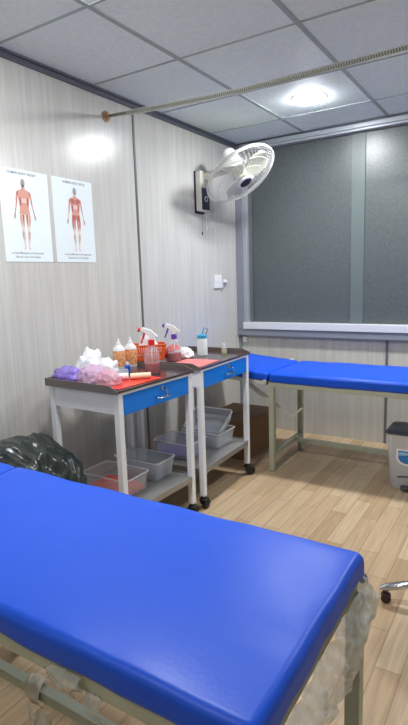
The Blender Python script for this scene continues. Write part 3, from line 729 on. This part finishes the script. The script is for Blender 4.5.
# ------------------------------------------------------------------ bag-covered bin by the left wall
bn = thing('bagged_bin', 'large black plastic bin bag spread over a bin beside the left wall', 'bin bag', (.285, 1.395, 0))
bm_ = bmesh.new(); bmesh.ops.create_icosphere(bm_, subdivisions=6, radius=1)
for v_ in bm_.verts:
    p = v_.co.copy(); e = 3.6; k = (abs(p.x)**e+abs(p.y)**e+abs(p.z)**e)**(-1/e); p = p*k
    q = Vector((p.x*.9+p.z*.9, p.y*1.1-p.z*.5, p.z*.9-p.x*.5))
    f1 = 1-2*abs(noise.noise(q*1.3+Vector((3, 1, 2)))); f2 = 1-2.4*abs(noise.noise(Vector((q.x*1.6+4, q.y*3.8, q.z*3.2)))); f3 = 1-2*abs(noise.noise(Vector((q.x*3+9, q.y*8, q.z*5))))
    x_ = p.x*.215; y_ = p.y*.185; z_ = .290+p.z*.282
    low = max(0, min(1, (z_-.05)/.2)); sh = .88+.12*low
    n_ = Vector((p.x, p.y, p.z*.8)).normalized()*(.022*f1+.014*f2+.005*f3-.016)*low
    x_ = x_*sh+n_.x; y_ = y_*sh+n_.y; z_ += n_.z
    if p.z > .3: z_ += (p.z-.3)*(.045*math.exp(-((p.x+.1)**2)/.3)-.02*max(0, -p.x-.3)-.07*max(0, p.x-.1))
    v_.co = Vector((max(x_, -.275), y_, max(.004, z_)))
mb_ = MB(); mb_.bm.free(); mb_.bm = bm_; mb_.build('bin_bag', 'bagk', bn, smooth=True)
MB().lathe([(0, .002), (.135, .002), (.145, .40), (.14, .40), (.126, .012), (0, .012)], None, 32).build('bin_body', 'lid', bn, smooth='auto')

# ------------------------------------------------------------------ step bin at the right
st = thing('pedal_bin', 'light grey pedal bin with dark lid and blue sticker under the far bed', 'bin', (1.545, 3.165, 0))
def rr(hx, hy, z, r=.035, n=6):
    o = []
    for (sx, sy, a0) in ((1,1,0), (-1,1,PI/2), (-1,-1,PI), (1,-1,1.5*PI)):
        for i in range(n): a = a0+PI/2*i/(n-1); o.append(Vector((sx*(hx-r)+r*math.cos(a), sy*(hy-r)+r*math.sin(a), z)))
    return o
def loft(loops, cap=True):
    b = MB(); vs = [[b.bm.verts.new(p) for p in l] for l in loops]
    for A, B in zip(vs, vs[1:]):
        for i in range(len(A)): b.bm.faces.new((A[i], A[(i+1)%len(A)], B[(i+1)%len(A)], B[i]))
    if cap: b.bm.faces.new(vs[0][::-1]); b.bm.faces.new(vs[-1])
    return b
loft([rr(.112, .100, .0), rr(.116, .104, .006), rr(.138, .122, .325), rr(.142, .126, .330), rr(.142, .126, .338), rr(.130, .114, .338)]).build('bin_body', 'bing', st, smooth='auto')
loft([rr(.146, .130, .336), rr(.147, .131, .346), rr(.138, .122, .350, .05), rr(.10, .085, .353, .05), rr(.05, .04, .354, .03)]).build('lid', 'lid', st, smooth='auto')
def front(x, z): return (x, -(.104+.018*(z/.325))-.0012, z)
sk = MB(); zc = .205
outl = [(-.078,.252),(.055,.252),(.062,.225),(.060,.180),(.03,.158),(-.03,.152),(-.062,.164),(-.078,.190)]
sk.poly([front(x, z) for x, z in outl]); sk.build('sticker', 'wplast', st, thick=.0008)
sk = MB(); sk.poly([(x*.86, front(x, z)[1]-.001, zc+(z-zc)*.78) for x, z in outl]); sk.build('sticker_print', 'binblue', st, thick=.0006)
sk = MB(); sk.poly([(x, front(x, z)[1]-.0022, z) for x, z in ((-.064,.234),(.045,.234),(.03,.216),(-.01,.220),(-.064,.212))]); sk.build('sticker_print', 'binlight', st, thick=.0005)
MB().box((-.050, -.150, .014), (.050, -.098, .030)).build('pedal', 'lid', st, bevel=.006, seg=3)
MB().tube([(-.07, -.110, .078), (-.03, -.113, .086), (.03, -.113, .086), (.07, -.110, .078)], .004, 6).build('pedal_slot_trim', 'lid', st, smooth=True)

# ------------------------------------------------------------------ cardboard carton
cb = thing('cardboard_carton', 'brown cardboard carton on the floor beneath the far headrest', 'carton', (.285, 3.32, 0))
MB().box((-.185, -.24, .0), (.185, .24, .27)).build('carton_body', 'card', cb, bevel=.003)
MB().box((-.187, -.24, .268), (-.003, .24, .273)).box((.003, -.24, .268), (.187, .24, .273)).build('flap', 'card', cb, bevel=.001)

# ------------------------------------------------------------------ chrome star-foot stool (only one foot in view)
hx, hy = 1.945, 1.985
stl = thing('swivel_stool', 'chrome star foot of a swivel stool entering at the right edge', 'stool', (hx, hy, 0))
a0 = math.atan2(1.925-hy, 1.662-hx); R0 = .285
for k in range(5):
    a = a0+2*PI*k/5; d = Vector((math.cos(a), math.sin(a), 0)); n_ = Vector((-d.y, d.x, 0))
    b = MB(); rings = []
    for u, z, wd_, th in ((.02, .115, .020, .016), (.35, .108, .018, .014), (.75, .082, .018, .015), (.98, .062, .017, .014), (1.06, .054, .010, .008)):
        c_ = d*R0*u+Vector((0, 0, z)); rings.append([b.bm.verts.new(c_+n_*wd_*math.cos(t_)+Vector((0, 0, th*math.sin(t_)))) for t_ in [2*PI*i/12 for i in range(12)]])
    for A, B in zip(rings, rings[1:]):
        for i in range(12): b.bm.faces.new((A[i], A[(i+1)%12], B[(i+1)%12], B[i]))
    b.bm.faces.new(rings[0][::-1]); b.bm.faces.new(rings[-1]); b.build('star_arm', 'chrome', stl, smooth='auto')
    cc = d*R0+Vector((0, 0, .0195))
    cs = MB()
    for s_ in (-1, 1): cs.lathe([(0, -.006), (.016, -.006), (.019, -.002), (.019, .004), (.015, .007), (0, .007)], aim(cc+n_*.010*s_+d*-.006, n_*s_), 18)
    cs.lathe([(0, .0), (.006, 0), (.006, .034), (0, .034)], T(cc.x, cc.y, .03), 10)
    cs.build('caster', 'caster', stl, smooth='auto')
MB().lathe([(0, .09), (.032, .09), (.036, .10), (.036, .135), (.026, .145), (.026, .26), (.016, .262), (.016, .43), (0, .43)], None, 24).build('column', 'chrome', stl, smooth='auto')
MB().lathe([(0, .42), (.14, .42), (.165, .435), (.168, .47), (.155, .49), (0, .495)], None, 36).build('seat', 'lid', stl, smooth='auto')

# ------------------------------------------------------------------ camera, world, view
cam = bpy.data.cameras.new('camera'); co = bpy.data.objects.new('camera', cam); C.objects.link(co); S.camera = co
cam.sensor_fit = 'AUTO'; cam.sensor_width = 36; cam.lens = 519.78/725*36; cam.clip_start = .02
r_ = Vector((.84663501, .53121223, -.03198015)); u_ = Vector((-.05873007, .15299108, .98648087)); w_ = Vector((-.52892338, .83331104, -.16072574))
co.matrix_world = Matrix(((r_.x, u_.x, -w_.x, 2.0904), (r_.y, u_.y, -w_.y, 0), (r_.z, u_.z, -w_.z, 1.27), (0, 0, 0, 1)))
wd = bpy.data.worlds.new('world'); S.world = wd; wd.use_nodes = True
wd.node_tree.nodes['Background'].inputs['Color'].default_value = (.6, .7, 1, 1); wd.node_tree.nodes['Background'].inputs['Strength'].default_value = .05
S.view_settings.view_transform = 'Standard'; S.view_settings.look = 'None'; S.view_settings.gamma = 1; S.view_settings.use_curve_mapping = False
S.view_settings.exposure = 2.0
